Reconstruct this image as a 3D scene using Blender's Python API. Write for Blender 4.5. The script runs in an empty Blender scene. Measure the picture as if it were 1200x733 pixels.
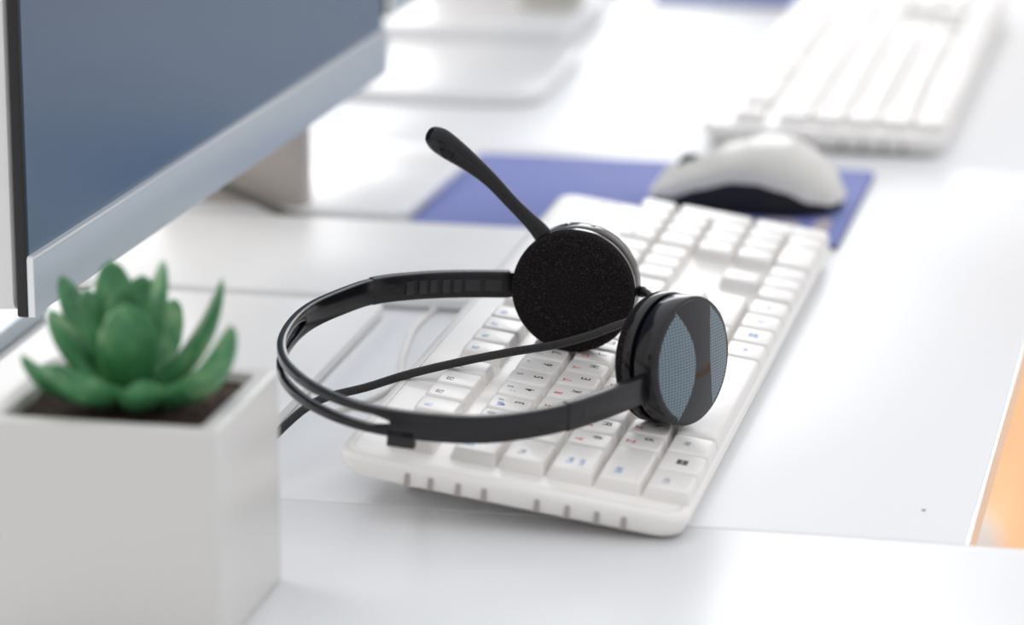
import bpy, bmesh, math, random
from mathutils import Vector, Matrix
random.seed(7)
S = bpy.context.scene
COL = S.collection
MM = 0.001

# ------------------------------------------------------------------ materials
def mat(name, color, rough=0.4, metal=0.0, spec=0.5, coat=0.0, emit=None, emit_s=0.0, coat_rough=0.05):
    m = bpy.data.materials.new(name); m.use_nodes = True
    b = m.node_tree.nodes['Principled BSDF']
    b.inputs['Base Color'].default_value = (*color, 1)
    b.inputs['Roughness'].default_value = rough
    b.inputs['Metallic'].default_value = metal
    b.inputs['Specular IOR Level'].default_value = spec
    b.inputs['Coat Weight'].default_value = coat
    b.inputs['Coat Roughness'].default_value = coat_rough
    if emit:
        b.inputs['Emission Color'].default_value = (*emit, 1)
        b.inputs['Emission Strength'].default_value = emit_s
    return m

def bump(m, scale, strength, kind='noise', dist=0.001, detail=2.0):
    nt = m.node_tree; b = nt.nodes['Principled BSDF']
    tc = nt.nodes.new('ShaderNodeTexCoord')
    t = nt.nodes.new('ShaderNodeTexNoise' if kind == 'noise' else 'ShaderNodeTexVoronoi')
    t.inputs['Scale'].default_value = scale
    if kind == 'noise': t.inputs['Detail'].default_value = detail
    nt.links.new(tc.outputs['Object'], t.inputs['Vector'])
    bp = nt.nodes.new('ShaderNodeBump')
    bp.inputs['Strength'].default_value = strength; bp.inputs['Distance'].default_value = dist
    nt.links.new(t.outputs[0], bp.inputs['Height'])
    nt.links.new(bp.outputs['Normal'], b.inputs['Normal'])
    return t

def ramp_color(m, tex_out, stops):
    nt = m.node_tree; b = nt.nodes['Principled BSDF']
    r = nt.nodes.new('ShaderNodeValToRGB')
    e = r.color_ramp.elements
    while len(e) < len(stops): e.new(0.5)
    for i, (p, c) in enumerate(stops):
        e[i].position = p; e[i].color = (*c, 1)
    nt.links.new(tex_out, r.inputs['Fac']); nt.links.new(r.outputs['Color'], b.inputs['Base Color'])
    return r

M = {}
M['desk'] = mat('white_laminate', (0.845, 0.85, 0.86), 0.34, spec=0.5)
t = bump(M['desk'], 900, 0.04, dist=0.0002)
M['desk_edge'] = mat('edge_banding', (0.88, 0.87, 0.86), 0.2)
M['joint'] = mat('joint_shadow_gap', (0.35, 0.36, 0.42), 0.6)
M['speck'] = mat('speck', (0.12, 0.03, 0.04), 0.6)
M['key'] = mat('white_keycap', (0.875, 0.845, 0.81), 0.32)
M['case'] = mat('white_case', (0.875, 0.845, 0.81), 0.3)
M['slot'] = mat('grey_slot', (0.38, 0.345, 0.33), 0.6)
M['ink_black'] = mat('black_print', (0.02, 0.02, 0.025), 0.5)
M['ink_red'] = mat('red_print', (0.75, 0.05, 0.07), 0.5)
M['ink_blue'] = mat('blue_print', (0.18, 0.30, 0.65), 0.5)
M['ink_grey'] = mat('grey_print', (0.25, 0.26, 0.33), 0.5)
M['shell_line'] = mat('shell_line_grey', (0.45, 0.43, 0.42), 0.5)
M['led'] = mat('led_window', (0.6, 0.65, 0.6), 0.2)
M['black'] = mat('glossy_black_plastic', (0.008, 0.0075, 0.009), 0.15, spec=0.42)
M['black_satin'] = mat('satin_black_plastic', (0.010, 0.009, 0.011), 0.24, spec=0.42)
M['grey_tooth'] = mat('dark_grey_plastic', (0.028, 0.026, 0.028), 0.3)
M['black_matt'] = mat('matt_black_plastic', (0.012, 0.012, 0.013), 0.55)
M['cord'] = mat('black_cord', (0.02, 0.018, 0.018), 0.5)
nt = M['cord'].node_tree
w = nt.nodes.new('ShaderNodeTexWave'); w.inputs['Scale'].default_value = 420; w.inputs['Distortion'].default_value = 1.0
tc = nt.nodes.new('ShaderNodeTexCoord'); nt.links.new(tc.outputs['Object'], w.inputs['Vector'])
bp = nt.nodes.new('ShaderNodeBump'); bp.inputs['Strength'].default_value = 0.6; bp.inputs['Distance'].default_value = 0.0006
nt.links.new(w.outputs['Fac'], bp.inputs['Height']); nt.links.new(bp.outputs['Normal'], nt.nodes['Principled BSDF'].inputs['Normal'])
M['foam'] = mat('black_foam', (0.012, 0.010, 0.010), 0.95, spec=0.2)
t = bump(M['foam'], 1700, 1.0, dist=0.0012, detail=3)
ramp_color(M['foam'], t.outputs[0], [(0.40, (0.004, 0.0035, 0.004)), (0.60, (0.018, 0.014, 0.014)), (0.72, (0.10, 0.07, 0.065))])
# perforated speaker plate: fine dots
M['plate'] = mat('perforated_plate', (0.012, 0.011, 0.013), 0.08, spec=0.45)
M['dotted_patch'] = mat('blue_grey_dotted', (0.10, 0.14, 0.17), 0.35, spec=0.5)
nt = M['dotted_patch'].node_tree
tc = nt.nodes.new('ShaderNodeTexCoord'); v = nt.nodes.new('ShaderNodeTexVoronoi'); v.inputs['Scale'].default_value = 0.78; v.voronoi_dimensions = '2D'
v.inputs['Randomness'].default_value = 0.0
nt.links.new(tc.outputs['UV'], v.inputs['Vector'])
ramp_color(M['dotted_patch'], v.outputs['Distance'], [(0.26, (0.055, 0.075, 0.095)), (0.44, (0.19, 0.26, 0.31))])
M['silver'] = mat('silver_metal', (0.49, 0.55, 0.60), 0.45, metal=0.45)
M['silver_edge'] = mat('bright_metal_edge', (0.85, 0.86, 0.86), 0.25, metal=0.3)
M['screen'] = mat('screen_glass', (0.010, 0.028, 0.055), 0.30, spec=0.6, emit=(0.035, 0.085, 0.16), emit_s=0.55)
M['bezel'] = mat('black_bezel', (0.010, 0.009, 0.010), 0.4)
M['backshell'] = mat('white_back_shell', (0.80, 0.79, 0.77), 0.35)
M['neck'] = mat('warm_grey_stand', (0.47, 0.425, 0.395), 0.45)
M['base_white'] = mat('glossy_white_base', (0.87, 0.87, 0.875), 0.3)
M['slab'] = mat('white_slab', (0.86, 0.855, 0.845), 0.45)
M['dkcable'] = mat('olive_grey_cable', (0.13, 0.125, 0.11), 0.5)
M['whcable'] = mat('white_cable', (0.82, 0.80, 0.76), 0.4)
M['pad'] = mat('blue_mouse_pad_cloth', (0.19, 0.225, 0.52), 0.7, spec=0.4)
bump(M['pad'], 2500, 0.3, dist=0.0003)
M['pad_rubber'] = mat('pad_rubber', (0.03, 0.03, 0.06), 0.7)
M['pad_print'] = mat('pad_print', (0.50, 0.43, 0.46), 0.7)
M['mouse_white'] = mat('mouse_shell', (0.72, 0.70, 0.655), 0.34)
M['pot'] = mat('white_ceramic', (0.70, 0.68, 0.655), 0.3, spec=0.4)
M['soil'] = mat('dark_soil', (0.06, 0.035, 0.025), 0.95)
t = bump(M['soil'], 450, 1.0, dist=0.004, detail=6)
ramp_color(M['soil'], t.outputs[0], [(0.35, (0.015, 0.008, 0.005)), (0.55, (0.07, 0.040, 0.028)), (0.75, (0.16, 0.10, 0.075))])
M['leaf'] = mat('succulent_leaf', (0.05, 0.20, 0.08), 0.40, spec=0.35)
nt = M['leaf'].node_tree; b = nt.nodes['Principled BSDF']
tc = nt.nodes.new('ShaderNodeTexCoord'); n1 = nt.nodes.new('ShaderNodeTexNoise'); n1.inputs['Scale'].default_value = 90; n1.inputs['Detail'].default_value = 3
nt.links.new(tc.outputs['Object'], n1.inputs['Vector'])
ramp_color(M['leaf'], n1.outputs[0], [(0.32, (0.035, 0.145, 0.055)), (0.52, (0.065, 0.235, 0.095)), (0.72, (0.20, 0.37, 0.17))])
b.inputs['Subsurface Weight'].default_value = 0.12; b.inputs['Subsurface Radius'].default_value = (0.003, 0.006, 0.002)
M['leaf_tip'] = mat('leaf_tip', (0.05, 0.10, 0.04), 0.5)
M['bin'] = mat('white_bin', (0.93, 0.91, 0.88), 0.4)
M['box'] = mat('pale_beige_card', (0.62, 0.60, 0.55), 0.6)
# wood floor
M['floor'] = mat('orange_wood_floor', (0.78, 0.42, 0.17), 0.4)
nt = M['floor'].node_tree
tc = nt.nodes.new('ShaderNodeTexCoord'); mp = nt.nodes.new('ShaderNodeMapping'); mp.inputs['Scale'].default_value = (6, 0.7, 1)
ns = nt.nodes.new('ShaderNodeTexNoise'); ns.inputs['Scale'].default_value = 3.0; ns.inputs['Detail'].default_value = 5
nt.links.new(tc.outputs['Object'], mp.inputs['Vector']); nt.links.new(mp.outputs['Vector'], ns.inputs['Vector'])
ramp_color(M['floor'], ns.outputs[0], [(0.3, (0.62, 0.30, 0.11)), (0.55, (0.80, 0.43, 0.18)), (0.75, (0.88, 0.55, 0.28))])

# ------------------------------------------------------------------ helpers (all millimetres)
def link(o, parent=None):
    COL.objects.link(o)
    if parent: o.parent = parent
    return o

def obj(name, bm, mats, parent=None, smooth=True, off=(0, 0, 0), auto=35):
    """one mesh object; verts are given in the parent's frame (or the world) in mm, off is the object's own origin"""
    me = bpy.data.meshes.new(name)
    bmesh.ops.recalc_face_normals(bm, faces=bm.faces)
    bmesh.ops.translate(bm, verts=bm.verts, vec=-Vector(off))
    bmesh.ops.scale(bm, verts=bm.verts, vec=(MM, MM, MM))
    ang = math.radians(auto)
    for f in bm.faces: f.smooth = smooth
    for e in bm.edges:
        if len(e.link_faces) == 2 and e.calc_face_angle(0) > ang: e.smooth = False
    bm.to_mesh(me); bm.free()
    for m in (mats if isinstance(mats, (list, tuple)) else [mats]): me.materials.append(m)
    o = bpy.data.objects.new(name, me)
    o.location = Vector(off) * MM
    return link(o, parent)

def empty(name, loc, rot=(0, 0, 0)):
    o = bpy.data.objects.new(name, None)
    o.location = Vector(loc) * MM; o.rotation_euler = rot; o.empty_display_size = 0.02
    return link(o)

def tag(o, label, cat, group=None, kind=None):
    o['label'] = label; o['category'] = cat
    if group: o['group'] = group
    if kind: o['kind'] = kind
    return o

def copy_tree(o, parent=None):
    c = o.copy(); COL.objects.link(c)
    if parent: c.parent = parent
    for ch in list(o.children): copy_tree(ch, c)
    return c

def rrect(x0, x1, y0, y1, r, n=5):
    r = max(0.01, min(r, (x1-x0)/2-0.001, (y1-y0)/2-0.001))
    P = []
    for cx, cy, a0 in ((x1-r, y1-r, 0), (x0+r, y1-r, 90), (x0+r, y0+r, 180), (x1-r, y0+r, 270)):
        for k in range(n+1):
            a = math.radians(a0+90*k/n); P.append((cx+r*math.cos(a), cy+r*math.sin(a)))
    return P

def loft(bm, secs, cap0=True, cap1=True, mi=0, closed=True):
    """secs: list of rings of 3-D points"""
    rings = [[bm.verts.new(p) for p in s] for s in secs]
    for a, b in zip(rings, rings[1:]):
        n = len(a)
        for i in range(n if closed else n-1):
            f = bm.faces.new((a[i], a[(i+1) % n], b[(i+1) % n], b[i])); f.material_index = mi
    if cap0: bm.faces.new(rings[0]).material_index = mi
    if cap1: bm.faces.new(rings[-1]).material_index = mi
    return rings

def slab_secs(x0, x1, y0, y1, z0, z1, r=2, bev=0.6, n=5):
    out = []
    for z, ins in ((z0, bev), (z0+bev, 0), (z1-bev, 0), (z1-bev*0.3, bev*0.3), (z1, bev)):
        out.append([(x, y, z) for x, y in rrect(x0+ins, x1-ins, y0+ins, y1-ins, max(r-ins, .05), n)])
    return out

def slab(x0, x1, y0, y1, z0, z1, r=2, bev=0.6, n=5, bm=None):
    bm = bm or bmesh.new(); loft(bm, slab_secs(x0, x1, y0, y1, z0, z1, r, bev, n)); return bm

def frame_of(n, up=(0, 0, 1)):
    n = Vector(n).normalized(); u = Vector(up)
    if abs(n.dot(u)) > 0.98: u = Vector((1, 0, 0))
    x = u.cross(n).normalized(); y = n.cross(x).normalized()
    return x, y, n

def lathe(bm, c, n, prof, seg=64, cap0=True, cap1=True, mi=0, up=(0, 0, 1)):
    """prof: list of (radius, offset along n)"""
    x, y, z = frame_of(n, up); c = Vector(c)
    secs = []
    for r, h in prof:
        secs.append([c + z*h + (x*math.cos(2*math.pi*k/seg)+y*math.sin(2*math.pi*k/seg))*max(r, 1e-3) for k in range(seg)])
    return loft(bm, secs, cap0, cap1, mi)

def catmull(P, sub):
    P = [Vector(p) for p in P]; out = []
    Q = [P[0]*2-P[1]] + P + [P[-1]*2-P[-2]]
    for i in range(1, len(Q)-2):
        for k in range(sub):
            t = k/sub; a, b, c, d = Q[i-1], Q[i], Q[i+1], Q[i+2]
            out.append(0.5*((2*b)+(c-a)*t+(2*a-5*b+4*c-d)*t*t+(3*b-a-3*c+d)*t*t*t))
    out.append(P[-1]); return out

def tube(bm, pts, r, seg=12, mi=0):
    """r: number or function of t"""
    secs = []; prev = None
    N = len(pts)
    for i, p in enumerate(pts):
        d = (pts[min(i+1, N-1)]-pts[max(i-1, 0)]).normalized()
        if prev is None: x = frame_of(d)[0]
        else: x = (prev - d*prev.dot(d)).normalized()
        prev = x; y = d.cross(x)
        rr = r(i/(N-1)) if callable(r) else r
        if not isinstance(rr, tuple): rr = (rr, rr)
        secs.append([p + x*rr[0]*math.cos(2*math.pi*k/seg) + y*rr[1]*math.sin(2*math.pi*k/seg) for k in range(seg)])
    loft(bm, secs, True, True, mi)

def box(bm, x0, x1, y0, y1, z0, z1, mi=0):
    v = [bm.verts.new(p) for p in ((x0,y0,z0),(x1,y0,z0),(x1,y1,z0),(x0,y1,z0),(x0,y0,z1),(x1,y0,z1),(x1,y1,z1),(x0,y1,z1))]
    for q in ((3,2,1,0),(4,5,6,7),(0,1,5,4),(1,2,6,5),(2,3,7,6),(3,0,4,7)):
        bm.faces.new([v[i] for i in q]).material_index = mi

# text -> triangles in a bmesh (flat print, lying in the XY plane, reading along +Y)
_glyph = {}
def glyph(s):
    if s not in _glyph:
        cu = bpy.data.curves.new('t', 'FONT'); cu.body = s; cu.size = 1; cu.align_x = 'CENTER'; cu.align_y = 'CENTER'; cu.resolution_u = 3; cu.offset = 0.022
        o = bpy.data.objects.new('t', cu); COL.objects.link(o)
        dg = bpy.context.evaluated_depsgraph_get(); ev = o.evaluated_get(dg); me = ev.to_mesh()
        _glyph[s] = ([tuple(v.co) for v in me.vertices], [tuple(p.vertices) for p in me.polygons])
        ev.to_mesh_clear(); bpy.data.objects.remove(o); bpy.data.curves.remove(cu)
    return _glyph[s]

def stamp(bm, s, x, y, z, size, mi, bold=1.0):
    vs, fs = glyph(s)
    V = [bm.verts.new((x - v[1]*size, y + v[0]*size*bold, z)) for v in vs]
    for f in fs:
        try: bm.faces.new([V[i] for i in f]).material_index = mi
        except ValueError: pass

# ------------------------------------------------------------------ desks and floor
DX1 = 198.0      # user-side edge of the two desks that meet it
def desk(name, x0, x1, y0, y1, label, leg_xy):
    root = empty(name, (x1, y0, -720)); o = Vector((x1, y0, -720))
    tag(root, label, 'desk', 'white desks in a row')
    bm = bmesh.new(); loft(bm, slab_secs(x0, x1, y0, y1, -14, 0, 1.0, 0.5, 3))
    bmesh.ops.translate(bm, verts=bm.verts, vec=-o); top = obj('tabletop', bm, M['desk'], root)
    bm = bmesh.new(); box(bm, x1-0.3, x1+1.2, y0+1, y1-1, -13.6, -0.6)
    bmesh.ops.translate(bm, verts=bm.verts, vec=-o); obj('edge_band', bm, M['desk_edge'], root, smooth=False)
    for lx, ly in leg_xy:
        bm = bmesh.new()
        loft(bm, slab_secs(lx-22, lx+22, ly-22, ly+22, -714, -13.5, 5, 0.5))
        loft(bm, slab_secs(lx-30, lx+30, ly-30, ly+30, -720, -713, 6, 1))
        bmesh.ops.translate(bm, verts=bm.verts, vec=-o); obj('leg', bm, M['silver'], root)
    return root
SEAM1, SEAM2 = 8.0, 651.0
G = 0.5
d2 = desk('desk', -700, DX1, SEAM1+G, SEAM2-G, 'white desk carrying the headset, between the two seams', [(-640, 70), (-640, 590)])
d1 = desk('desk', -700, 420, -700, SEAM1-G, 'nearest white desk, under the potted succulent, reaching furthest right', [(-640, -640), (360, -640)])
d3 = desk('desk', -700, DX1, SEAM2+G, 1300, 'far white desk behind the farther seam, under the blurred keyboard', [(-640, 720), (-640, 1240)])
bm = bmesh.new(); lathe(bm, (178.5-DX1, 46-SEAM1-G, 720.02), (0, 0, 1), [(0.9, 0), (0.6, 0.25), (0.1, 0.3)], 12)
obj('speck', bm, M['speck'], d2)

bm = bmesh.new(); box(bm, -2500, 2500, -1800, 4500, -760, -720)
fl = obj('floor', bm, M['floor'], smooth=False); fl['kind'] = 'structure'; tag(fl, 'orange wooden floor below the desk edge at right', 'floor')
fl['kind'] = 'structure'

# white bin on the floor, seen past the desk corner
root = empty('waste_bin', (29, 1400, -720)); tag(root, 'white rounded bin on the orange floor past the desk corner', 'bin')
bm = bmesh.new(); lathe(bm, (0, 0, 0), (0, 0, 1), [(64, 0), (67, 2), (85, 243), (86, 245), (84, 245), (65, 6)], 40, True, True); obj('bucket', bm, M['bin'], root)
bm = bmesh.new(); lathe(bm, (0, 0, 245), (0, 0, 1), [(87, 0), (87, 6), (78, 22), (55, 36), (25, 43), (4, 45)], 40); obj('lid', bm, M['bin'], root)

# ------------------------------------------------------------------ keyboard
U = 19.05
TILT = math.radians(8.0)
def keycap(r0, r1, c0, c1, marks=(), name='key', parent=None):
    """rows along x, columns along y, in key units; top plane is z=0"""
    g = 0.35
    x0, x1, y0, y1 = r0*U+g, r1*U-g, c0*U+g, c1*U-g
    ox, oy = (x0+x1)/2, (y0+y1)/2
    bm = bmesh.new(); secs = []
    for z, i, r in ((-5.3, 0, 1.0), (-4.5, 0.05, 1.1), (-1.0, 0.95, 1.7), (-0.45, 1.12, 1.8), (-0.12, 1.45, 1.8), (0, 2.0, 1.6)):
        secs.append([(x, y, z) for x, y in rrect(x0+i, x1-i, y0+i, y1-i, r, 4)])
    rings = loft(bm, secs, True, True)
    for s, dx, dy, size, mi in marks:
        if s == 'WIN':
            for a in (-1, 1):
                for b in (-1, 1):
                    cx, cy = ox+dx*U+a*1.15, oy+dy*U+b*1.5
                    V = [bm.verts.new(p) for p in ((cx-1, cy-1.35, .03), (cx+1, cy-1.35, .03), (cx+1, cy+1.35, .03), (cx-1, cy+1.35, .03))]
                    bm.faces.new(V).material_index = mi
        else: stamp(bm, s, ox+dx*U, oy+dy*U, 0.03, size, mi, 1.1)
    # keep print faces pointing up
    me_mats = [M['key'], M['ink_black'], M['ink_red'], M['ink_blue'], M['ink_grey']]
    return obj(name, bm, me_mats, parent, off=(ox, oy, 0), auto=40)

def let(lat, cyr): return ((lat, -.20, -.17, 4.9, 2), (cyr, .15, .15, 5.0, 1))
def dig(d, s, c): return ((d, .20, .12, 5.4, 1), (s, -.22, .12, 3.4, 4), (c, -.14, -.16, 4.2, 3))

def make_keyboard(loc, rot, label):
    root = empty('keyboard', loc, rot)
    tag(root, label, 'keyboard', 'white full size keyboards')
    # case: body with rounded corners, side groove and chamfered belly
    X0, X1, Y0, Y1 = -41.0, 97.0, -15.0, 429.0
    bm = bmesh.new(); secs = []
    for z, i, r in ((-16.5, 12, 10), (-16.3, 8, 10), (-15.0, 3.6, 10), (-14.0, 2.4, 10), (-10.2, 0.9, 10), (-8.4, 0.2, 10), (-7.4, 0.0, 10), (-6.2, 0.5, 10), (-5.35, 1.5, 9.5), (-5.0, 3.0, 9)):
        secs.append([(x, y, z) for x, y in rrect(X0+i, X1-i, Y0+i, Y1-i, r, 8)])
    rings = loft(bm, secs, True, False)
    bm.faces.new(rings[-1])
    obj('case', bm, M['case'], root)
    # thin shell line along the top edge of the rim
    bm = bmesh.new()
    ro = rrect(X0+4.2, X1-4.2, Y0+4.2, Y1-4.2, 8, 8); ri = rrect(X0+4.5, X1-4.5, Y0+4.5, Y1-4.5, 7.7, 8)
    a = [bm.verts.new((x, y, -4.97)) for x, y in ro]; b = [bm.verts.new((x, y, -4.97)) for x, y in ri]
    for i in range(len(a)): bm.faces.new((a[i], a[(i+1) % len(a)], b[(i+1) % len(a)], b[i]))
    obj('shell_line', bm, M['shell_line'], root, smooth=False)
    for k, x in enumerate((-12.1, -2.9, 8.0, 18.2, 39.0, 50.9, 62.5, 73.0)):
        bm = bmesh.new(); box(bm, x-0.95, x+0.95, Y0+0.35, Y0+4, -14.2, -9.0)
        obj('slot', bm, M['slot'], root, smooth=False)
    # folding rear feet and front pads
    h = 0
    for y in (12, 400):
        bm = bmesh.new(); lathe(bm, (79, y+10, -16.5), (0, 0, -1), [(5, -0.5), (5, 0.05), (4.4, 0.1)], 20); obj('rubber_pad', bm, M['black_matt'], root)
    # indicator panel over the number pad
    bm = slab(-26, -9, 18.7*U, 22.3*U, -5.2, -4.6, 2, 0.2); ind = obj('indicator_panel', bm, M['case'], root)
    for k in range(3):
        bm = slab(-19, -16, (19.2+k*1.2)*U, (19.2+k*1.2)*U+6, -4.7, -4.45, 1, 0.1); obj('indicator_light', bm, M['led'], ind)
    F0 = -1.32
    def K(r, c, w=1, marks=(), name='key', h=1): return keycap(r, r+h, c, c+w, marks, name, root)
    K(F0, 0, 1, (('Esc', -.1, 0, 3.6, 4),), 'escape_key')
    for i in range(12):
        c = 2+i+(0.5 if i > 3 else 0)+(0.5 if i > 7 else 0)
        K(F0, c, 1, (('F%d' % (i+1), -.17, -.14, 3.9, 1 if 0 < i < 4 else (3 if i < 8 else 4)),), 'function_key')
    for i in range(3): K(F0, 15.25+i, 1, (), 'function_key')
    digs = [('`', '~', 'Ё'), ('1', '!', '!'), ('2', '@', '"'), ('3', '#', '№'), ('4', '$', ';'), ('5', '%', ''), ('6', '^', ''), ('7', '&', '?'), ('8', '*', '*'), ('9', '(', '('), ('0', ')', ')'), ('-', '_', ''), ('=', '+', '')]
    for i, d in enumerate(digs): K(0, i, 1, tuple(m for m in dig(*d) if m[0]), 'number_key')
    K(0, 13, 2, (('←', 0, -.5, 5, 4),), 'backspace_key')
    K(1, 0, 1.5, (('Tab', -.1, -.2, 3.6, 4),), 'tab_key')
    for i, (a, c) in enumerate(zip('QWERTYUIOP[]', 'ЙЦУКЕНГШЩЗХЪ')): K(1, 1.5+i, 1, let(a, c), 'letter_key')
    K(1, 13.5, 1.5, (('\\', 0, 0, 4, 4),), 'backslash_key')
    K(2, 0, 1.75, (('Caps', -.12, -.25, 3.4, 3), ('Lock', .12, -.25, 3.4, 3)), 'caps_lock_key')
    for i, (a, c) in enumerate(zip("ASDFGHJKL;'", 'ФЫВАПРОЛДЖЭ')): K(2, 1.75+i, 1, let(a, c), 'letter_key')
    K(2, 12.75, 2.25, (('Enter', 0, -.4, 3.6, 4),), 'enter_key')
    K(3, 0, 2.25, (('Shift', -.1, -.5, 3.8, 3),), 'shift_key')
    for i, (a, c) in enumerate(zip('ZXCVBNM,./', 'ЯЧСМИТЬБЮ.')): K(3, 2.25+i, 1, let(a, c), 'letter_key')
    K(3, 12.25, 2.75, (('Shift', 0, -.6, 3.6, 4),), 'shift_key')
    K(4, 0, 1.25, (('Ctrl', -.1, -.08, 3.6, 4),), 'control_key')
    K(4, 1.25, 1.25, (('WIN', 0, 0, 0, 1),), 'system_key')
    K(4, 2.5, 1.25, (('Alt', -.1, 0, 3.8, 4),), 'alt_key')
    K(4, 3.75, 6.25, (), 'space_bar')
    K(4, 10, 1.25, (('Alt', 0, 0, 3.6, 3),), 'alt_key'); K(4, 11.25, 1.25, (('WIN', 0, 0, 0, 3),), 'system_key')
    K(4, 12.5, 1.25, (('▤', 0, 0, 4, 3),), 'system_key'); K(4, 13.75, 1.25, (('Ctrl', 0, 0, 3.6, 4),), 'control_key')
    for r in (0, 1):
        for i in range(3): K(r, 15.25+i, 1, (), 'navigation_key')
    for r, i, s in ((3, 1, '↑'), (4, 0, '←'), (4, 1, '↓'), (4, 2, '→')): K(r, 15.25+i, 1, ((s, 0, 0, 4, 4),), 'arrow_key')
    np_ = [['Num', '/', '*', '-'], ['7', '8', '9'], ['4', '5', '6'], ['1', '2', '3']]
    for r, row in enumerate(np_):
        for i, s in enumerate(row): K(r, 18.5+i, 1, ((s, -.1, -.1, 4, 4),), 'numpad_key')
    K(1, 21.5, 1, (('+', 0, 0, 4, 4),), 'numpad_key', 2); K(3, 21.5, 1, (('Enter', 0, 0, 3, 4),), 'numpad_key', 2)
    K(4, 18.5, 2, (('0', -.1, -.4, 4, 4),), 'numpad_key'); K(4, 20.5, 1, (('.', 0, 0, 4, 4),), 'numpad_key')
    return root

kb1 = make_keyboard((0, 0, 28.5), (0, TILT, 0), 'white keyboard lying under the black headset, propped up at the back')
# its folded-out feet (stand on the desk, so only this keyboard has them)
for y in (34, 390):
    bm = bmesh.new()
    secs = []
    for z, dx in ((-16.4, 0), (-21, 0.8), (-28.9, 2.0)):
        secs.append([(x, yy, z) for x, yy in rrect(-22+dx, -17+dx, y-9+dx*.5, y+9-dx*.5, 1.2, 3)])
    loft(bm, secs); obj('foot', bm, M['case'], kb1)
kb2 = copy_tree(kb1)
for ch in list(kb2.children):
    if ch.name.startswith('foot'): bpy.data.objects.remove(ch)
kb2.location = Vector((31, 683, 18.8)) * MM; kb2.rotation_euler = (0, math.radians(1.0), 0)
kb2['label'] = 'blurred white keyboard lying flat on the far desk, behind the mouse'

# white cord of the near keyboard
bm = bmesh.new(); tube(bm, catmull([(-36, 330, 14), (-55, 335, 6), (-72, 315, 2), (-76, 262, 1.7), (-70, 212, 1.7), (-64, 180, 1.7), (-66, 150, 1.7), (-80, 120, 1.7)], 8), 1.25, 10)
tag(obj('cable', bm, M['whcable']), 'thin white cable lying on the desk beside the keyboard, inside the headband loop', 'cable')

# ------------------------------------------------------------------ headset
H = empty('headset', (18, 100, 24)); HO = Vector((18, 100, 24))
tag(H, 'black headset with foam ear pads and boom microphone lying across the keyboard', 'headset')
def hobj(name, bm, m, parent=H, **k):
    # verts arrive in world mm; every part keeps its origin at the headset's base
    if parent is H or parent.parent is H or True:
        bmesh.ops.translate(bm, verts=bm.verts, vec=-HO)
    return obj(name, bm, m, parent, **k)

TOP = [(-10.7,161.7,56.6),(-30.7,154.3,57.4),(-47.3,145.7,57.9),(-62.8,133.0,58.1),(-72.8,114.4,57.5),(-80.1,93.7,56.6),(-82.2,72.1,55.3),(-80.0,48.4,53.6),(-73.0,28.2,51.8),(-61.5,11.3,49.9),(-48.0,-0.6,48.2),(-34.2,-8.2,46.8),(-19.8,-11.7,45.7),(-3.1,-11.4,44.6),(12.8,-7.7,43.8),(27.5,1.4,43.5),(41.3,15.8,43.5),(54.3,36.0,44.0),(65.7,58.0,44.7)]
NV = Vector((0.06, -0.07, 1.0)).normalized()
C = catmull(TOP, 30)
# arc length parameter
LEN = [0.0]
for a, b in zip(C, C[1:]): LEN.append(LEN[-1]+(b-a).length)
TOT = LEN[-1]
cen = Vector((5, 70, 50))
def side(i):
    d = (C[min(i+1, len(C)-1)]-C[max(i-1, 0)]).normalized()
    n = d.cross(NV).normalized()
    if n.dot(C[i]-cen) < 0: n = -n
    return n   # outward
BW, BT = 11.0, 3.8
def strip(bm, i0, i1, v0, v1, t0=-BT/2, t1=BT/2, rnd=0.7, mi=0, vf=None):
    """band strip from sample i0 to i1, between depths v0..v1 below the top edge (vf(i) may vary them)"""
    secs = []
    for i in range(i0, i1+1):
        a, b = vf(i) if vf else (v0, v1)
        n = side(i); p = C[i]
        ring = []
        for (v, t) in ((a+rnd, t0), (a+rnd*.3, t0+rnd*.3), (a, t0+rnd), (a, t1-rnd), (a+rnd*.3, t1-rnd*.3), (a+rnd, t1), (b-rnd, t1), (b-rnd*.3, t1-rnd*.3), (b, t1-rnd), (b, t0+rnd), (b-rnd*.3, t0+rnd*.3), (b-rnd, t0)):
            ring.append(p - NV*v + n*t)
        secs.append(ring)
    loft(bm, secs, True, True, mi)
def idx(x, y):   # nearest sample to a plan position
    return min(range(len(C)), key=lambda k: (C[k].x-x)**2+(C[k].y-y)**2)
iA, iB = idx(-62.8, 133), idx(43, 18.5)          # ends of the springy middle band
s0, s1 = idx(-81.5, 86), idx(-20, -11.7)         # slot
bm = bmesh.new()
strip(bm, iA, s0, 0, BW)
strip(bm, s1, iB, 0, BW)
def top_v(i):
    k = min(1.0, (i-s0)/14, (s1-i)/14); k = max(0, k)
    return (0, BW/2 - (0.0 + 2.15*math.sqrt(k)) + 0.02)
def bot_v(i):
    k = min(1.0, (i-s0)/14, (s1-i)/14); k = max(0, k)
    return (BW/2 + 2.15*math.sqrt(k) - 0.02, BW)
strip(bm, s0, s1, 0, 0, vf=top_v); strip(bm, s0, s1, 0, 0, vf=bot_v)
hb = hobj('headband', bm, M['black'])
# small bridge and clip tab under the band
bm = bmesh.new(); b0 = idx(-80.5, 50); strip(bm, b0, b0+12, BW/2-2.2, BW/2+2.2, -1.0, 1.0, 0.3)
hobj('slot_bridge', bm, M['black_matt'], hb)
bm = bmesh.new(); k0, k1 = idx(-20.6, -11.7), idx(-10.5, -11.6)
strip(bm, k0, k1, BW-3.5, BW+3.8, -2.6, 1.9, 0.5); hobj('clip_tab', bm, M['black_matt'], hb)
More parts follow.
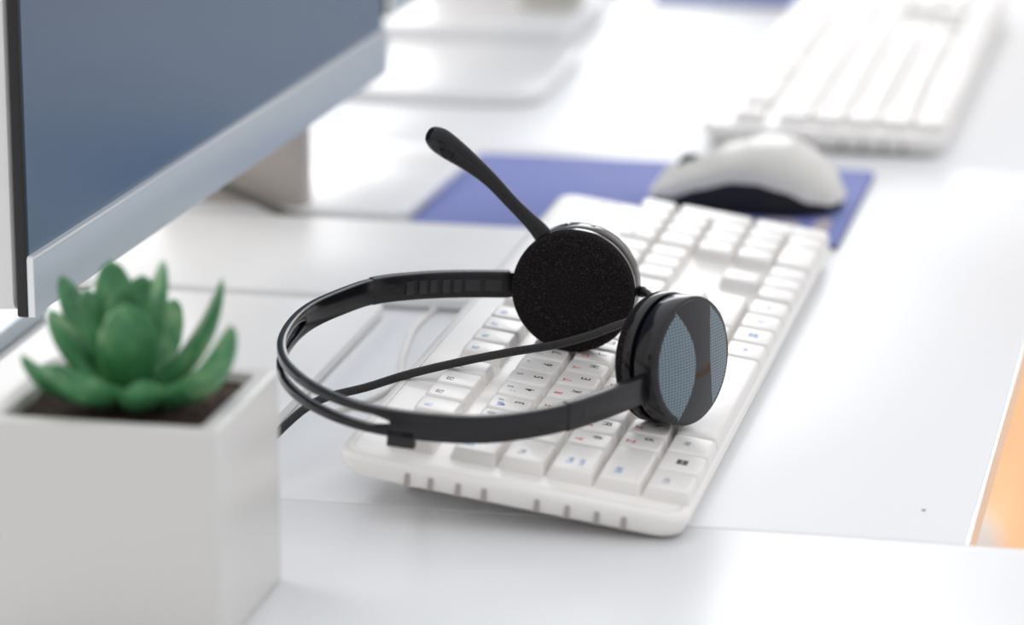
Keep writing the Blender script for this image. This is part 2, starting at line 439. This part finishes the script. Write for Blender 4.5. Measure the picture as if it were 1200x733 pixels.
# sliders (adjustable arms) with ratchet steps on the inner face
def slider(i0, i1, near):
    bm = bmesh.new()
    strip(bm, i0, i1, -0.35, BW+0.35, -1.95, 2.15, 0.7)
    s = hobj('slider', bm, M['black_satin'])
    return s
eA = idx(-10.7, 161.7); eB = len(C)-1
sl1 = slider(0, iA+2, False)
sl2 = slider(iB-2, eB, True)
# far slider inner face: recessed tray with ratchet steps, and the U-shaped catch
def patch(bm, i0, i1, v0, v1, t, dep): strip(bm, i0, i1, v0, v1, t-dep, t, 0.12)
N1 = iA
def at(frac): return int(round(frac*N1))
bm = bmesh.new(); strip(bm, at(.02), at(.78), 2.4, 8.7, -1.98, -1.7, 0.05); hobj('ratchet_tray', bm, M['bezel'], sl1)
bm = bmesh.new()
strip(bm, at(.03), at(.76), 2.2, 2.5, -2.02, -1.6, 0.05); strip(bm, at(.03), at(.76), 8.6, 8.9, -2.02, -1.6, 0.05)
hobj('tray_edge', bm, M['black'], sl1)
for k in range(5):
    f = 0.33+k*0.095
    bm = bmesh.new(); strip(bm, at(f), max(at(f+.055), at(f)+1), 2.6, 8.4, -3.0, -1.7, 0.35); hobj('ratchet_tooth', bm, M['grey_tooth'], sl1)
bm = bmesh.new(); strip(bm, at(.06), at(.17), 3.0, 8.2, -2.7, -1.7, 0.4); strip(bm, at(.20), at(.30), 3.0, 8.2, -2.5, -1.7, 0.3)
hobj('catch', bm, M['grey_tooth'], sl1)
bm = bmesh.new()
strip(bm, at(.83), at(.94), 3.4, 4.1, -2.0, -1.7, 0.05); strip(bm, at(.83), at(.86), 3.4, 7.6, -2.0, -1.7, 0.05); strip(bm, at(.83), at(.94), 6.9, 7.6, -2.0, -1.7, 0.05)
hobj('catch_groove', bm, M['bezel'], sl1)
# near slider outer face: long groove ending in a rounded notch
bm = bmesh.new(); q0 = iB+8
strip(bm, q0, q0+3, 2.2, 8.6, 1.9, 2.22, 0.05); strip(bm, q0+18, eB-9, 5.0, 6.0, 1.9, 2.2, 0.05)
hobj('groove', bm, M['bezel'], sl2)

def arm_yoke(i_end, cpos, n):
    pass
# ear cups
def ear_cup(cfront, n, is_mic):
    """cfront: centre of the foam front; n: direction the foam faces"""
    n = Vector(n).normalized(); c = Vector(cfront)
    bm = bmesh.new()
    # housing: front ring, groove, body
    lathe(bm, c, n, [(10, -7), (25.8, -6.6), (26.5, -5.6), (26.6, -8.2), (26.2, -9.2), (23.6, -9.6), (23.6, -11.2), (26.0, -11.5), (26.3, -12.3), (26.3, -19.8), (25.9, -20.6), (24.0, -21.0)], 96)
    cup = hobj('ear_cup', bm, M['black'])
    bm = bmesh.new()
    lathe(bm, c, n, [(20, -7.5), (25.4, -6.8), (26.2, -5.2), (26.2, -3.2), (25.2, -1.4), (23.0, -0.3), (18, 0.5), (9, 0.9), (0.5, 1.0)], 96)
    hobj('foam_pad', bm, M['foam'], cup)
    # domed outer plate
    bm = bmesh.new(); prof = [(25.2, -20.6)]
    for k in range(13):
        a = k/12; prof.append((24.9*(1-a)+0.05, -21.2-2.4*(1-(1-a)**2)))
    lathe(bm, c, n, prof, 96); hobj('outer_plate', bm, M['plate'], cup)
    # two lens-shaped fields on the plate, coloured blue-grey with darker dots
    x, y, z = frame_of(n)
    def field(u0, u1, sgn):
        bm2 = bmesh.new(); rows = []
        R = 23.6
        for j in range(25):
            vv = -R*0.96 + 2*R*0.96*j/24
            half = math.sqrt(max(0, R*R-vv*vv))
            inner = u0 + (vv*vv)/(R*R)*(u1-u0)
            row = []
            for i in range(9):
                uu = inner + (max(half, inner+0.01)-inner)*i/8
                rr = math.hypot(uu, vv); a = 1-min(1, rr/24.9)
                hh = -21.2-2.4*(1-(1-a)**2) - 0.06
                row.append(bm2.verts.new(c + x*(sgn*uu) + y*vv + z*hh))
            rows.append(row)
        uvl = bm2.loops.layers.uv.new('UVMap')
        for j, (r0, r1) in enumerate(zip(rows, rows[1:])):
            for i in range(8):
                f = bm2.faces.new((r0[i], r0[i+1], r1[i+1], r1[i]))
                for lp in f.loops:
                    dd = lp.vert.co - c
                    lp[uvl].uv = (dd.dot(x)*0.72, dd.dot(y))
        return bm2
    hobj('dotted_field', field(1.0, 12, 1), M['dotted_patch'], cup)
    hobj('dotted_field', field(9.5, 14, -1), M['dotted_patch'], cup)
    return cup
C1 = Vector((18.4, 148, 52.0)); N1v = (0, -1, 0)
cup1 = ear_cup(C1, N1v, True)
C2o = Vector((83.4, 77, 45.8)); n2o = Vector((0.9, -0.437, 0.045)).normalized()
cup2 = ear_cup(C2o - n2o*23.2, -n2o, False)
# yokes joining the arms to the cups
def yoke(a, b, w=5.5, th=1.8):
    bm = bmesh.new(); a = Vector(a); b = Vector(b); d = (b-a).normalized(); s = d.cross(NV).normalized()
    secs = []
    for t, k in ((0, 1.0), (0.4, 1.0), (0.8, 0.9), (1, 0.8)):
        p = a.lerp(b, t)
        secs.append([p + NV*yy*w*k + s*xx*th for xx, yy in ((-1, -.8), (-.8, -1), (.8, -1), (1, -.8), (1, .8), (.8, 1), (-.8, 1), (-1, .8))])
    loft(bm, secs); return hobj('yoke', bm, M['black'])
e0 = C[0]-NV*BW/2; d0 = (C[0]-C[6]).normalized()
yoke(e0 - d0*3, e0 + d0*9)
e1 = C[-1]-NV*BW/2; d1v = (C[-1]-C[-7]).normalized()
yoke(e1 - d1v*3, e1 + d1v*8)
# microphone boom
BP = [((4.6, 164, 70.4), 4.2), ((1.5, 164, 74.6), 3.9), ((-3.1, 164, 79.2), 3.35), ((-10.5, 164, 86.3), 3.05), ((-19.8, 164, 95.8), 3.4), ((-29.1, 164, 103.3), 4.4), ((-36.5, 164, 108.4), 5.4), ((-41.7, 164, 111.9), 5.6), ((-44.6, 164, 113.8), 4.7), ((-46.2, 164, 114.9), 3.3), ((-47.0, 164, 115.4), 1.4)]
bp_ = catmull([q[0] for q in BP], 8); rr_ = catmull([(q[1], 0, 0) for q in BP], 8)
def brad2(t):
    r = rr_[min(len(rr_)-1, int(round(t*(len(rr_)-1))))].x
    return (r*0.68, r)
bm = bmesh.new(); tube(bm, bp_, brad2, 28)
boom = hobj('boom_arm', bm, M['black'])
p = Vector((-37.6, 160.35, 107.6))
bm = bmesh.new(); lathe(bm, p, (0.05, -1, 0.1), [(3.0, -1), (3.0, 0.15), (2.75, 0.4), (2.45, 0.2), (2.3, -0.2), (0.1, -0.3)], 32); hobj('microphone_ring', bm, M['black_satin'], boom)
# pivot block where the boom leaves the cup
bm = bmesh.new(); lathe(bm, (7, 165, 68.5), (0, -1, 0), [(5.5, -4), (6, -3.4), (6, 3), (5.5, 3.6), (1, 3.8)], 40); hobj('boom_pivot', bm, M['black'], cup1)
bm = bmesh.new()
for xx, zz in ((13.5, 77.0), (24, 76.8)):
    lathe(bm, (xx, 166, zz), (0.1, 0, 1), [(1.6, -1.5), (1.6, 0.5), (1.2, 1.0), (.1, 1.1)], 16)
hobj('button', bm, M['black_satin'], cup1)
# cord
CB = [(41.5,167,50.0),(47.5,162,50.6),(51.6,154,50.0),(52.2,143,48.4),(50.5,134,47.3),(41.5,124,45.6),(31.8,118,42.6),(18.4,113,39.2),(1.5,108,36.6),(-17.9,97,34.2),(-37.3,86,30.8),(-53.0,78,26.6),(-66.5,68,24.6),(-72.8,58,22.6),(-77.8,44,19.0),(-84,26,13.0),(-95,4,6),(-110,-20,1.9),(-140,-40,1.9),(-200,-55,1.9)]
bm = bmesh.new(); tube(bm, catmull(CB, 10), 1.75, 14); cord = hobj('cord', bm, M['cord'])
bm = bmesh.new(); tube(bm, catmull([(37, 169, 49.5), (41, 167.3, 50), (46.5, 163, 50.5)], 6), lambda t: 3.0-0.7*t, 16); hobj('strain_relief', bm, M['black_satin'], cord)

# ------------------------------------------------------------------ succulent in a white pot
P = empty('potted_succulent', (-86, -125, 0)); PO = Vector((-86, -125, 0))
tag(P, 'green rosette succulent in a square white ceramic pot at the left', 'potted plant')
def pobj(name, bm, m, parent=P, **k):
    bmesh.ops.translate(bm, verts=bm.verts, vec=-PO); return obj(name, bm, m, parent, **k)
X0, X1, Y0, Y1, ZT = -130, -43.5, -166, -84, 80.5
bm = bmesh.new(); secs = []
for z, i, r in ((0, 1.0, 3), (1.0, 0.2, 3.4), (4, 0.0, 3.5), (ZT-1.2, 0, 3.5), (ZT-.35, .35, 3.3), (ZT, 1.4, 3), (ZT, 6.2, 2.4), (ZT-.4, 7.2, 2.2), (ZT-1.5, 7.6, 2), (ZT-9, 8.0, 2)):
    secs.append([(x, y, z) for x, y in rrect(X0+i, X1-i, Y0+i, Y1-i, r, 6)])
loft(bm, secs); pobj('pot', bm, M['pot'])
bm = bmesh.new(); g = 22; V = {}
for i in range(g+1):
    for j in range(g+1):
        x = X0+8+(X1-X0-16)*i/g; y = Y0+8+(Y1-Y0-16)*j/g
        V[i, j] = bm.verts.new((x, y, ZT-4.2+random.uniform(-.8, .9)))
for i in range(g):
    for j in range(g): bm.faces.new((V[i, j], V[i+1, j], V[i+1, j+1], V[i, j+1]))
# skirt so the soil has body
for ring in ():
    pass
pobj('soil', bm, M['soil'])

def leaf(base, tip, width, thick, sag=0.0, face=(0, 0, 1)):
    """fat pointed leaf from base to tip; sag bends its middle outward/down; face is the way its upper side looks"""
    base, tip = Vector(base), Vector(tip); d = tip-base; L = d.length
    mid = (base+tip)/2 + Vector((d.x, d.y, 0))*0.22*sag - Vector((0, 0, 1))*L*0.22*sag
    bm = bmesh.new(); secs = []; n = 22
    f = Vector(face)
    for k in range(n+1):
        t = k/n
        p = base*(1-t)**2 + mid*2*t*(1-t) + tip*t*t
        tg = ((mid-base)*(1-t)+(tip-mid)*t).normalized()
        sx = tg.cross(f)
        sx = sx.normalized() if sx.length > 1e-4 else Vector((1, 0, 0))
        up = sx.cross(tg).normalized()
        w = width/2*(0.55+0.45*math.sin(math.pi*min(1, t/0.62)*0.5))*(1 if t < .55 else math.sqrt(max(0.0, 1-((t-.55)/.45)**1.7)))
        th = thick/2*(0.75+0.25*math.sin(math.pi*t))*(1 if t < .5 else math.sqrt(max(0.0, 1-((t-.5)/.5)**1.6)))
        w = max(w, .12); th = max(th, .1)
        ring = []
        for q in range(16):
            a = 2*math.pi*q/16
            cy = math.sin(a); uy = cy*th if cy < 0 else cy*th*0.55
            ring.append(p + sx*w*math.cos(a) + up*uy)
        secs.append(ring)
    loft(bm, secs); return pobj('leaf', bm, M['leaf'], smooth=True, auto=80)

c0 = Vector((-87, -125, 80))
LV = [  # tip, width, thick, sag
 ((-122, -139, 96.5), 16, 10, 1.0), ((-117.5, -121, 108.5), 17, 10, .5), ((-119, -103, 116.5), 14, 9, .3),
 ((-104, -121, 117), 17, 10, .25), ((-99, -107, 124), 18, 10, .2), ((-75.5, -118, 128), 19, 10, .12),
 ((-83, -137, 116.5), 22, 11, .22), ((-55.5, -114, 121.5), 14.5, 10, 1.05), ((-45, -140, 112), 18, 13, 1.3),
 ((-100, -166, 102), 19, 13, .5), ((-86, -110, 120), 17, 9, .15), ((-92, -119, 117), 16, 9, .1),
 ((-100, -96, 111), 15, 9, .5), ((-80, -92, 107), 15, 9, .7),
 ((-109, -151, 97.5), 16, 10, .8), ((-71, -157, 95), 15, 10, .8),
]
for tip, w_, th_, sg in LV:
    tip = Vector(tip); d = tip-c0
    hz = Vector((d.x, d.y, 0)); 
    b0 = c0 + hz*0.10 + Vector((0, 0, 1.5))
    face = (Vector((-d.x, -d.y, 0)).normalized()*0.9+Vector((0, 0, .55))) if d.z > 25 else Vector((0, 0, 1))
    leaf(b0, tip, w_, th_, sg, face)
bm = bmesh.new(); lathe(bm, (-87, -125, 72), (0, 0, 1), [(5, 0), (5, 8), (4, 12), (1, 14)], 20); pobj('stem', bm, M['leaf'])

# ------------------------------------------------------------------ monitors
def make_monitor(loc, label, stand):
    # local frame: origin on the desk below the near lower corner; +x the way the screen faces, +y along its width
    root = empty('monitor', loc, (0, 0, math.radians(-2.17)))
    tag(root, label, 'monitor', 'silver chinned monitors')
    W, Hh, Z0, CH = 515.0, 320.0, 60.0, 23.5
    bm = slab(-5.0, 0, 0, W, Z0-1, Z0+Hh, 1.0, 0.4); fr = obj('frame', bm, M['bezel'], root)
    bm = bmesh.new(); box(bm, -0.3, 0.35, 2.0, W-2.0, Z0+CH, Z0+Hh-5); obj('screen', bm, M['screen'], root, smooth=False)
    bm = bmesh.new(); secs = []
    for y, i in ((0.4, .5), (1.0, 0), (W-4, 0), (W-1.0, 1.2), (W-0.2, 3.0)):
        secs.append([(x, y, z) for x, z in ((-4.0, Z0-1.2+i), (0.8, Z0-1.2+i), (2.2, Z0-.4+i), (2.6, Z0+1.2+i), (2.6, Z0+CH-1.0-i), (2.2, Z0+CH-i), (-4, Z0+CH-i))])
    loft(bm, secs); ch = obj('chin', bm, M['silver'], root)
    bm = bmesh.new(); box(bm, 0.3, 3.0, 0.3, W-1.0, Z0+CH-0.2, Z0+CH+1.0); obj('bright_trim', bm, M['silver_edge'], ch, smooth=False)
    bm = bmesh.new(); box(bm, 0.4, 2.8, -0.5, 0.6, Z0-.5, Z0+CH+0.6); obj('end_trim', bm, M['silver_edge'], ch, smooth=False)
    bm = bmesh.new(); secs = []
    for x, i in ((-5, 3), (-7, .5), (-16, 0), (-30, 14), (-38, 40)):
        secs.append([(x, y, z) for y, z in rrect(0.8+i, W-.8-i, Z0+i, Z0+Hh-1-i, 6, 5)])
    loft(bm, secs); obj('back_shell', bm, M['backshell'], root)
    return root
m1 = make_monitor((-183.0, 39, 0), 'large monitor with silver chin at the left, screen showing dim blue', True)

def stand_for(root, x0, x1, yc, base_y0, base_y1, base_x1):
    # upright column behind the panel and its flat white foot
    bm = bmesh.new(); secs = []
    for z, e in ((7, 0), (30, .3), (120, .8), (270, 1)):
        secs.append([(x, y, z) for x, y in rrect(x0, x1-e, yc-10, yc+10, 5, 4)])
    loft(bm, secs); obj('stand_column', bm, M['neck'], root)
    bm = slab(x0-60, base_x1, base_y0, base_y1, 0, 7, 12, 1.2, 8); obj('stand_foot', bm, M['base_white'], root)
# column is placed in the monitor's own frame
stand_for(m1, -96, -15.5, 427, 416, 565, 38)
m2 = copy_tree(m1)
m2.location = Vector((-200.5, 712, 0)) * MM
m2['label'] = 'blurred monitor behind the first, only its lower corner showing at the top edge'

# cable hanging at the foot of the column
bm = bmesh.new(); tube(bm, catmull([(-290, 447, 46), (-262, 447, 34), (-232, 447, 22), (-207, 447, 13), (-190, 447, 6), (-172, 447.5, 2.6), (-150, 448, 2.0), (-120, 448, 2.0), (-80, 447.8, 2.0), (-60, 446, 2.0)], 8), lambda t: 3.6-1.7*min(1, t*1.6), 12)
tag(obj('cable', bm, M['dkcable']), 'grey cable drooping past the monitor column and running towards the blue pad', 'cable')

# flat trays on the desks
def flat(name, x0, x1, y0, y1, h, r, label, mats, group='flat trays on the desks'):
    root = empty(name, ((x0+x1)/2, (y0+y1)/2, 0)); o = Vector(((x0+x1)/2, (y0+y1)/2, 0))
    tag(root, label, 'tray', group, 'thing')
    bm = slab(x0, x1, y0, y1, 0.8, h, r, min(1.5, h*.2), 8); bmesh.ops.translate(bm, verts=bm.verts, vec=-o); obj('body', bm, mats, root)
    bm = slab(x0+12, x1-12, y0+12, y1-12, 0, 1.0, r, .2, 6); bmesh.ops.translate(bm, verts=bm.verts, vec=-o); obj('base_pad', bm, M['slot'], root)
    return root
flat('desk_tray', -330, -47, 296, 441, 6.5, 10, 'white flat tray under the monitor, its near edge shadowed behind the headband', M['slab'])
flat('desk_tray', -238, -96, 72, 284, 6.5, 6, 'white flat tray seen through the headband loop', M['slab'])
flat('desk_tray', -430, -248.5, 80, 252, 10, 4, 'silver flat tray with bright edge beyond the succulent, far left', M['silver'])
flat('desk_tray', -300, -122, 757, 918, 7, 22, 'blurred white tray with rounded corner on the far desk', M['base_white'])
flat('desk_tray', -300, -138, 927, 1075, 14, 10, 'blurred thicker white tray carrying the beige block on the far desk', M['base_white'])
root = empty('box', (-164, 1012, 14)); tag(root, 'small pale beige block standing on the blurred white tray', 'box')
bm = slab(-20, 20, -14, 26, 0, 70, 4, 1.5); obj('carton', bm, M['box'], root)
bm = slab(-20.6, 20.6, -14.6, 26.6, 58, 71, 4, 1.2); obj('lid', bm, M['box'], root)

# ------------------------------------------------------------------ mouse pads and mice
def make_pad(x0, x1, y0, y1, label):
    o = Vector(((x0+x1)/2, (y0+y1)/2, 0)); root = empty('mouse_pad', o); tag(root, label, 'mouse pad', 'blue mouse pads')
    bm = slab(x0, x1, y0, y1, 0, 1.6, 5, .2, 6); bmesh.ops.translate(bm, verts=bm.verts, vec=-o); obj('rubber_base', bm, M['pad_rubber'], root)
    bm = slab(x0, x1, y0, y1, 1.6, 2.6, 5, .3, 6); bmesh.ops.translate(bm, verts=bm.verts, vec=-o); obj('cloth_top', bm, M['pad'], root)
    bm = bmesh.new()
    def disc(cx, cy, rx, ry, hole=0.55):
        n = 28
        a = [bm.verts.new((cx+rx*math.cos(2*math.pi*k/n), cy+ry*math.sin(2*math.pi*k/n), 2.68)) for k in range(n)]
        b = [bm.verts.new((cx+rx*hole*math.cos(2*math.pi*k/n), cy+ry*hole*math.sin(2*math.pi*k/n), 2.68)) for k in range(n)]
        for k in range(n): bm.faces.new((a[k], a[(k+1) % n], b[(k+1) % n], b[k]))
    X, Y = x1-o.x, y0-o.y
    disc(X-36, Y+36, 13, 14, .45); disc(X-12.5, Y+40, 4.6, 15, .05)
    disc(X-66, Y+52, 5, 6, .1); disc(X-84, Y+55, 4, 5, .1)
    obj('logo_print', bm, M['pad_print'], root, smooth=False)
    return root
pad1 = make_pad(-126, 94, 452, 622, 'blue mouse pad under the white mouse, behind the near keyboard')
pad2 = copy_tree(pad1); pad2.location = pad1.location + Vector((10, 664, 0))*MM
pad2['label'] = 'blue mouse pad at the top edge of the photo, beyond the far keyboard'

def make_mouse(loc, label):
    root = empty('computer_mouse', loc); tag(root, label, 'computer mouse', 'white and black mice')
    Lh = 50.0
    def interp(tab, x):
        for (a, ya), (b, yb) in zip(tab, tab[1:]):
            if x <= b:
                k = (x-a)/(b-a); k = k*k*(3-2*k)*.5+k*.5; return ya+(yb-ya)*k
        return tab[-1][1]
    topz = [(-50, 9), (-44, 17), (-30, 23), (-10, 31), (8, 36), (22, 35), (36, 28), (45, 18), (50, 9)]
    halfw = [(-50, 14), (-46, 22), (-35, 27), (-10, 28), (15, 30), (32, 28), (44, 20), (50, 8)]
    split = [(-50, 6), (-40, 7), (-22, 13), (-5, 17.5), (8, 17.5), (22, 14), (36, 8), (46, 5.5), (50, 6)]
    N = 40
    def rings(lower):
        out = []
        for i in range(N+1):
            x = -Lh + 2*Lh*(0.5-0.5*math.cos(math.pi*i/N))
            tz, hw, sp = interp(topz, x), interp(halfw, x), interp(split, x)
            sp = min(sp, tz*.75)
            r = []
            if not lower:
                for k in range(25):
                    a = math.pi*k/24
                    c_, s_ = math.cos(a), math.sin(a)
                    yy = hw*math.copysign(abs(c_)**0.75, c_)
                    r.append((x, yy, sp+(tz-sp)*abs(s_)**0.8))
                r.append((x, -hw*.6, sp-0.8)); r.append((x, hw*.6, sp-0.8))
            else:
                w = hw*0.95
                for yy, zz in ((w*.88, 0.6), (w*.93, 1.5), (w*.93, sp*.5), (w, sp+.1), (w*.5, sp+.2), (-w*.5, sp+.2), (-w, sp+.1), (-w*.93, sp*.5), (-w*.93, 1.5), (-w*.88, .6)):
                    r.append((x*.97, yy, zz))
            out.append(r)
        return out
    bm = bmesh.new(); loft(bm, rings(False)); obj('shell', bm, M['mouse_white'], root, auto=60)
    bm = bmesh.new(); loft(bm, rings(True)); obj('underbody', bm, M['black_matt'], root, auto=60)
    bm = bmesh.new(); lathe(bm, (-31, 0, 18.5), (0, 1, 0), [(5, -3.5), (7, -2.6), (7, 2.6), (5, 3.5)], 28); obj('scroll_wheel', bm, M['black_matt'], root)
    bm = bmesh.new()
    for s in (-1, 1): loft(bm, slab_secs(s*34-8, s*34+8, -10, 10, 0, 0.8, 4, .1))
    obj('glide_pad', bm, M['black_matt'], root)
    return root
mo1 = make_mouse((38, 531, 2.6), 'white mouse with black sides lying on the blue pad')
mo2 = copy_tree(mo1); mo2.location = Vector((-54, 1236, 2.6))*MM
mo2['label'] = 'dark blurred underside of a mouse on the far blue pad at the top edge'

# ------------------------------------------------------------------ light
W = bpy.data.worlds.new('World'); S.world = W; W.use_nodes = True
wn = W.node_tree; bg = wn.nodes['Background']
# daylight room: brighter towards the windows (left and far side) and overhead, dimmer behind the viewer
tc = wn.nodes.new('ShaderNodeTexCoord'); dp = wn.nodes.new('ShaderNodeVectorMath'); dp.operation = 'DOT_PRODUCT'
dp.inputs[1].default_value = Vector((-0.38, 0.72, 0.58)).normalized()
wn.links.new(tc.outputs['Generated'], dp.inputs[0])
mr = wn.nodes.new('ShaderNodeMapRange'); mr.inputs['From Min'].default_value = -0.7; mr.inputs['From Max'].default_value = 0.9
mr.inputs['To Min'].default_value = 0.62; mr.inputs['To Max'].default_value = 1.30
wn.links.new(dp.outputs['Value'], mr.inputs['Value']); wn.links.new(mr.outputs['Result'], bg.inputs['Strength'])
bg.inputs['Color'].default_value = (0.955, 0.97, 1.0, 1)
def area(name, loc, target, sx, sy, power, col=(1, 1, 1)):
    l = bpy.data.lights.new(name, 'AREA'); l.shape = 'RECTANGLE'; l.size = sx; l.size_y = sy; l.energy = power; l.color = col
    o = bpy.data.objects.new(name, l); COL.objects.link(o); o.location = loc
    o.rotation_euler = (Vector(target)-Vector(loc)).to_track_quat('-Z', 'Y').to_euler()
    return o
area('window_light_left', (-2.50, 1.15, 1.0), (0, 0.2, 0), 1.9, 1.5, 27, (1.0, 0.985, 0.96))
area('window_light_back', (-1.05, 4.45, 1.45), (0, 0.4, 0), 2.0, 2.1, 41, (0.97, 0.985, 1.0))

# walls on the two window sides of the room, with real openings
M['wall'] = mat('white_wall_paint', (0.85, 0.85, 0.84), 0.7); bump(M['wall'], 120, 0.1)
M['frame'] = mat('white_window_frame', (0.85, 0.85, 0.85), 0.35)
def wall(name, along, p0, p1, t0, t1, openings):
    """along 'x' or 'y'; solid pieces around the openings"""
    bm = bmesh.new(); Z0, Z1 = -720, 2800
    def piece(a, b, z0, z1):
        if along == 'y': box(bm, t0, t1, a, b, z0, z1)
        else: box(bm, a, b, t0, t1, z0, z1)
    cur = p0
    for (a, b, z0, z1) in openings:
        piece(cur, a, Z0, Z1); piece(a, b, Z0, z0); piece(a, b, z1, Z1); cur = b
    piece(cur, p1, Z0, Z1)
    o = obj(name, bm, M['wall'], smooth=False); o['kind'] = 'structure'
    return o
OPL = [(150, 2150, 250, 2550), (2400, 4300, 250, 2550)]
OPB = [(-2150, -50, 250, 2550), (250, 2250, 250, 2550)]
wall('wall_left', 'y', -1800, 4600, -2720, -2600, OPL)
wall('wall_back', 'x', -2720, 2500, 4600, 4720, OPB)
k = 0
for along, ops in (('y', OPL), ('x', OPB)):
    for (a, b, z0, z1) in ops:
        k += 1; bm = bmesh.new(); w = 45
        for (p, q, r0, r1) in ((a, a+w, z0, z1), (b-w, b, z0, z1), (a+w, b-w, z0, z0+w), (a+w, b-w, z1-w, z1), ((a+b)/2-w/2, (a+b)/2+w/2, z0+w, z1-w)):
            if along == 'y': box(bm, -2690, -2630, p, q, r0, r1)
            else: box(bm, p, q, 4630, 4690, r0, r1)
        o = obj('window_%d' % k, bm, M['frame'], smooth=False); o['kind'] = 'structure'

# ------------------------------------------------------------------ camera
cam = bpy.data.cameras.new('camera'); co = bpy.data.objects.new('camera', cam); COL.objects.link(co)
R = ((0.9781363311337816, 0.20715913670307268, 0.00042252136565204546), (0.05524857106965356, -0.2541367617836615, -0.9628885824064256), (-0.20023066620758206, 0.9418596489873313, -0.2599038144544958))
m = Matrix(((R[0][0], -R[1][0], -R[2][0], 0.30162), (R[0][1], -R[1][1], -R[2][1], -1.30392), (R[0][2], -R[1][2], -R[2][2], 0.44321), (0, 0, 0, 1)))
co.matrix_world = m
cam.sensor_width = 36; cam.lens = 4261.26/1200*36
cam.clip_start = 0.05; cam.clip_end = 50
cam.dof.use_dof = True; cam.dof.focus_distance = 1.492; cam.dof.aperture_fstop = 5.5
S.camera = co
S.view_settings.view_transform = 'Standard'; S.view_settings.look = 'None'
S.view_settings.exposure = 0.0; S.view_settings.gamma = 1.0; S.view_settings.use_curve_mapping = False
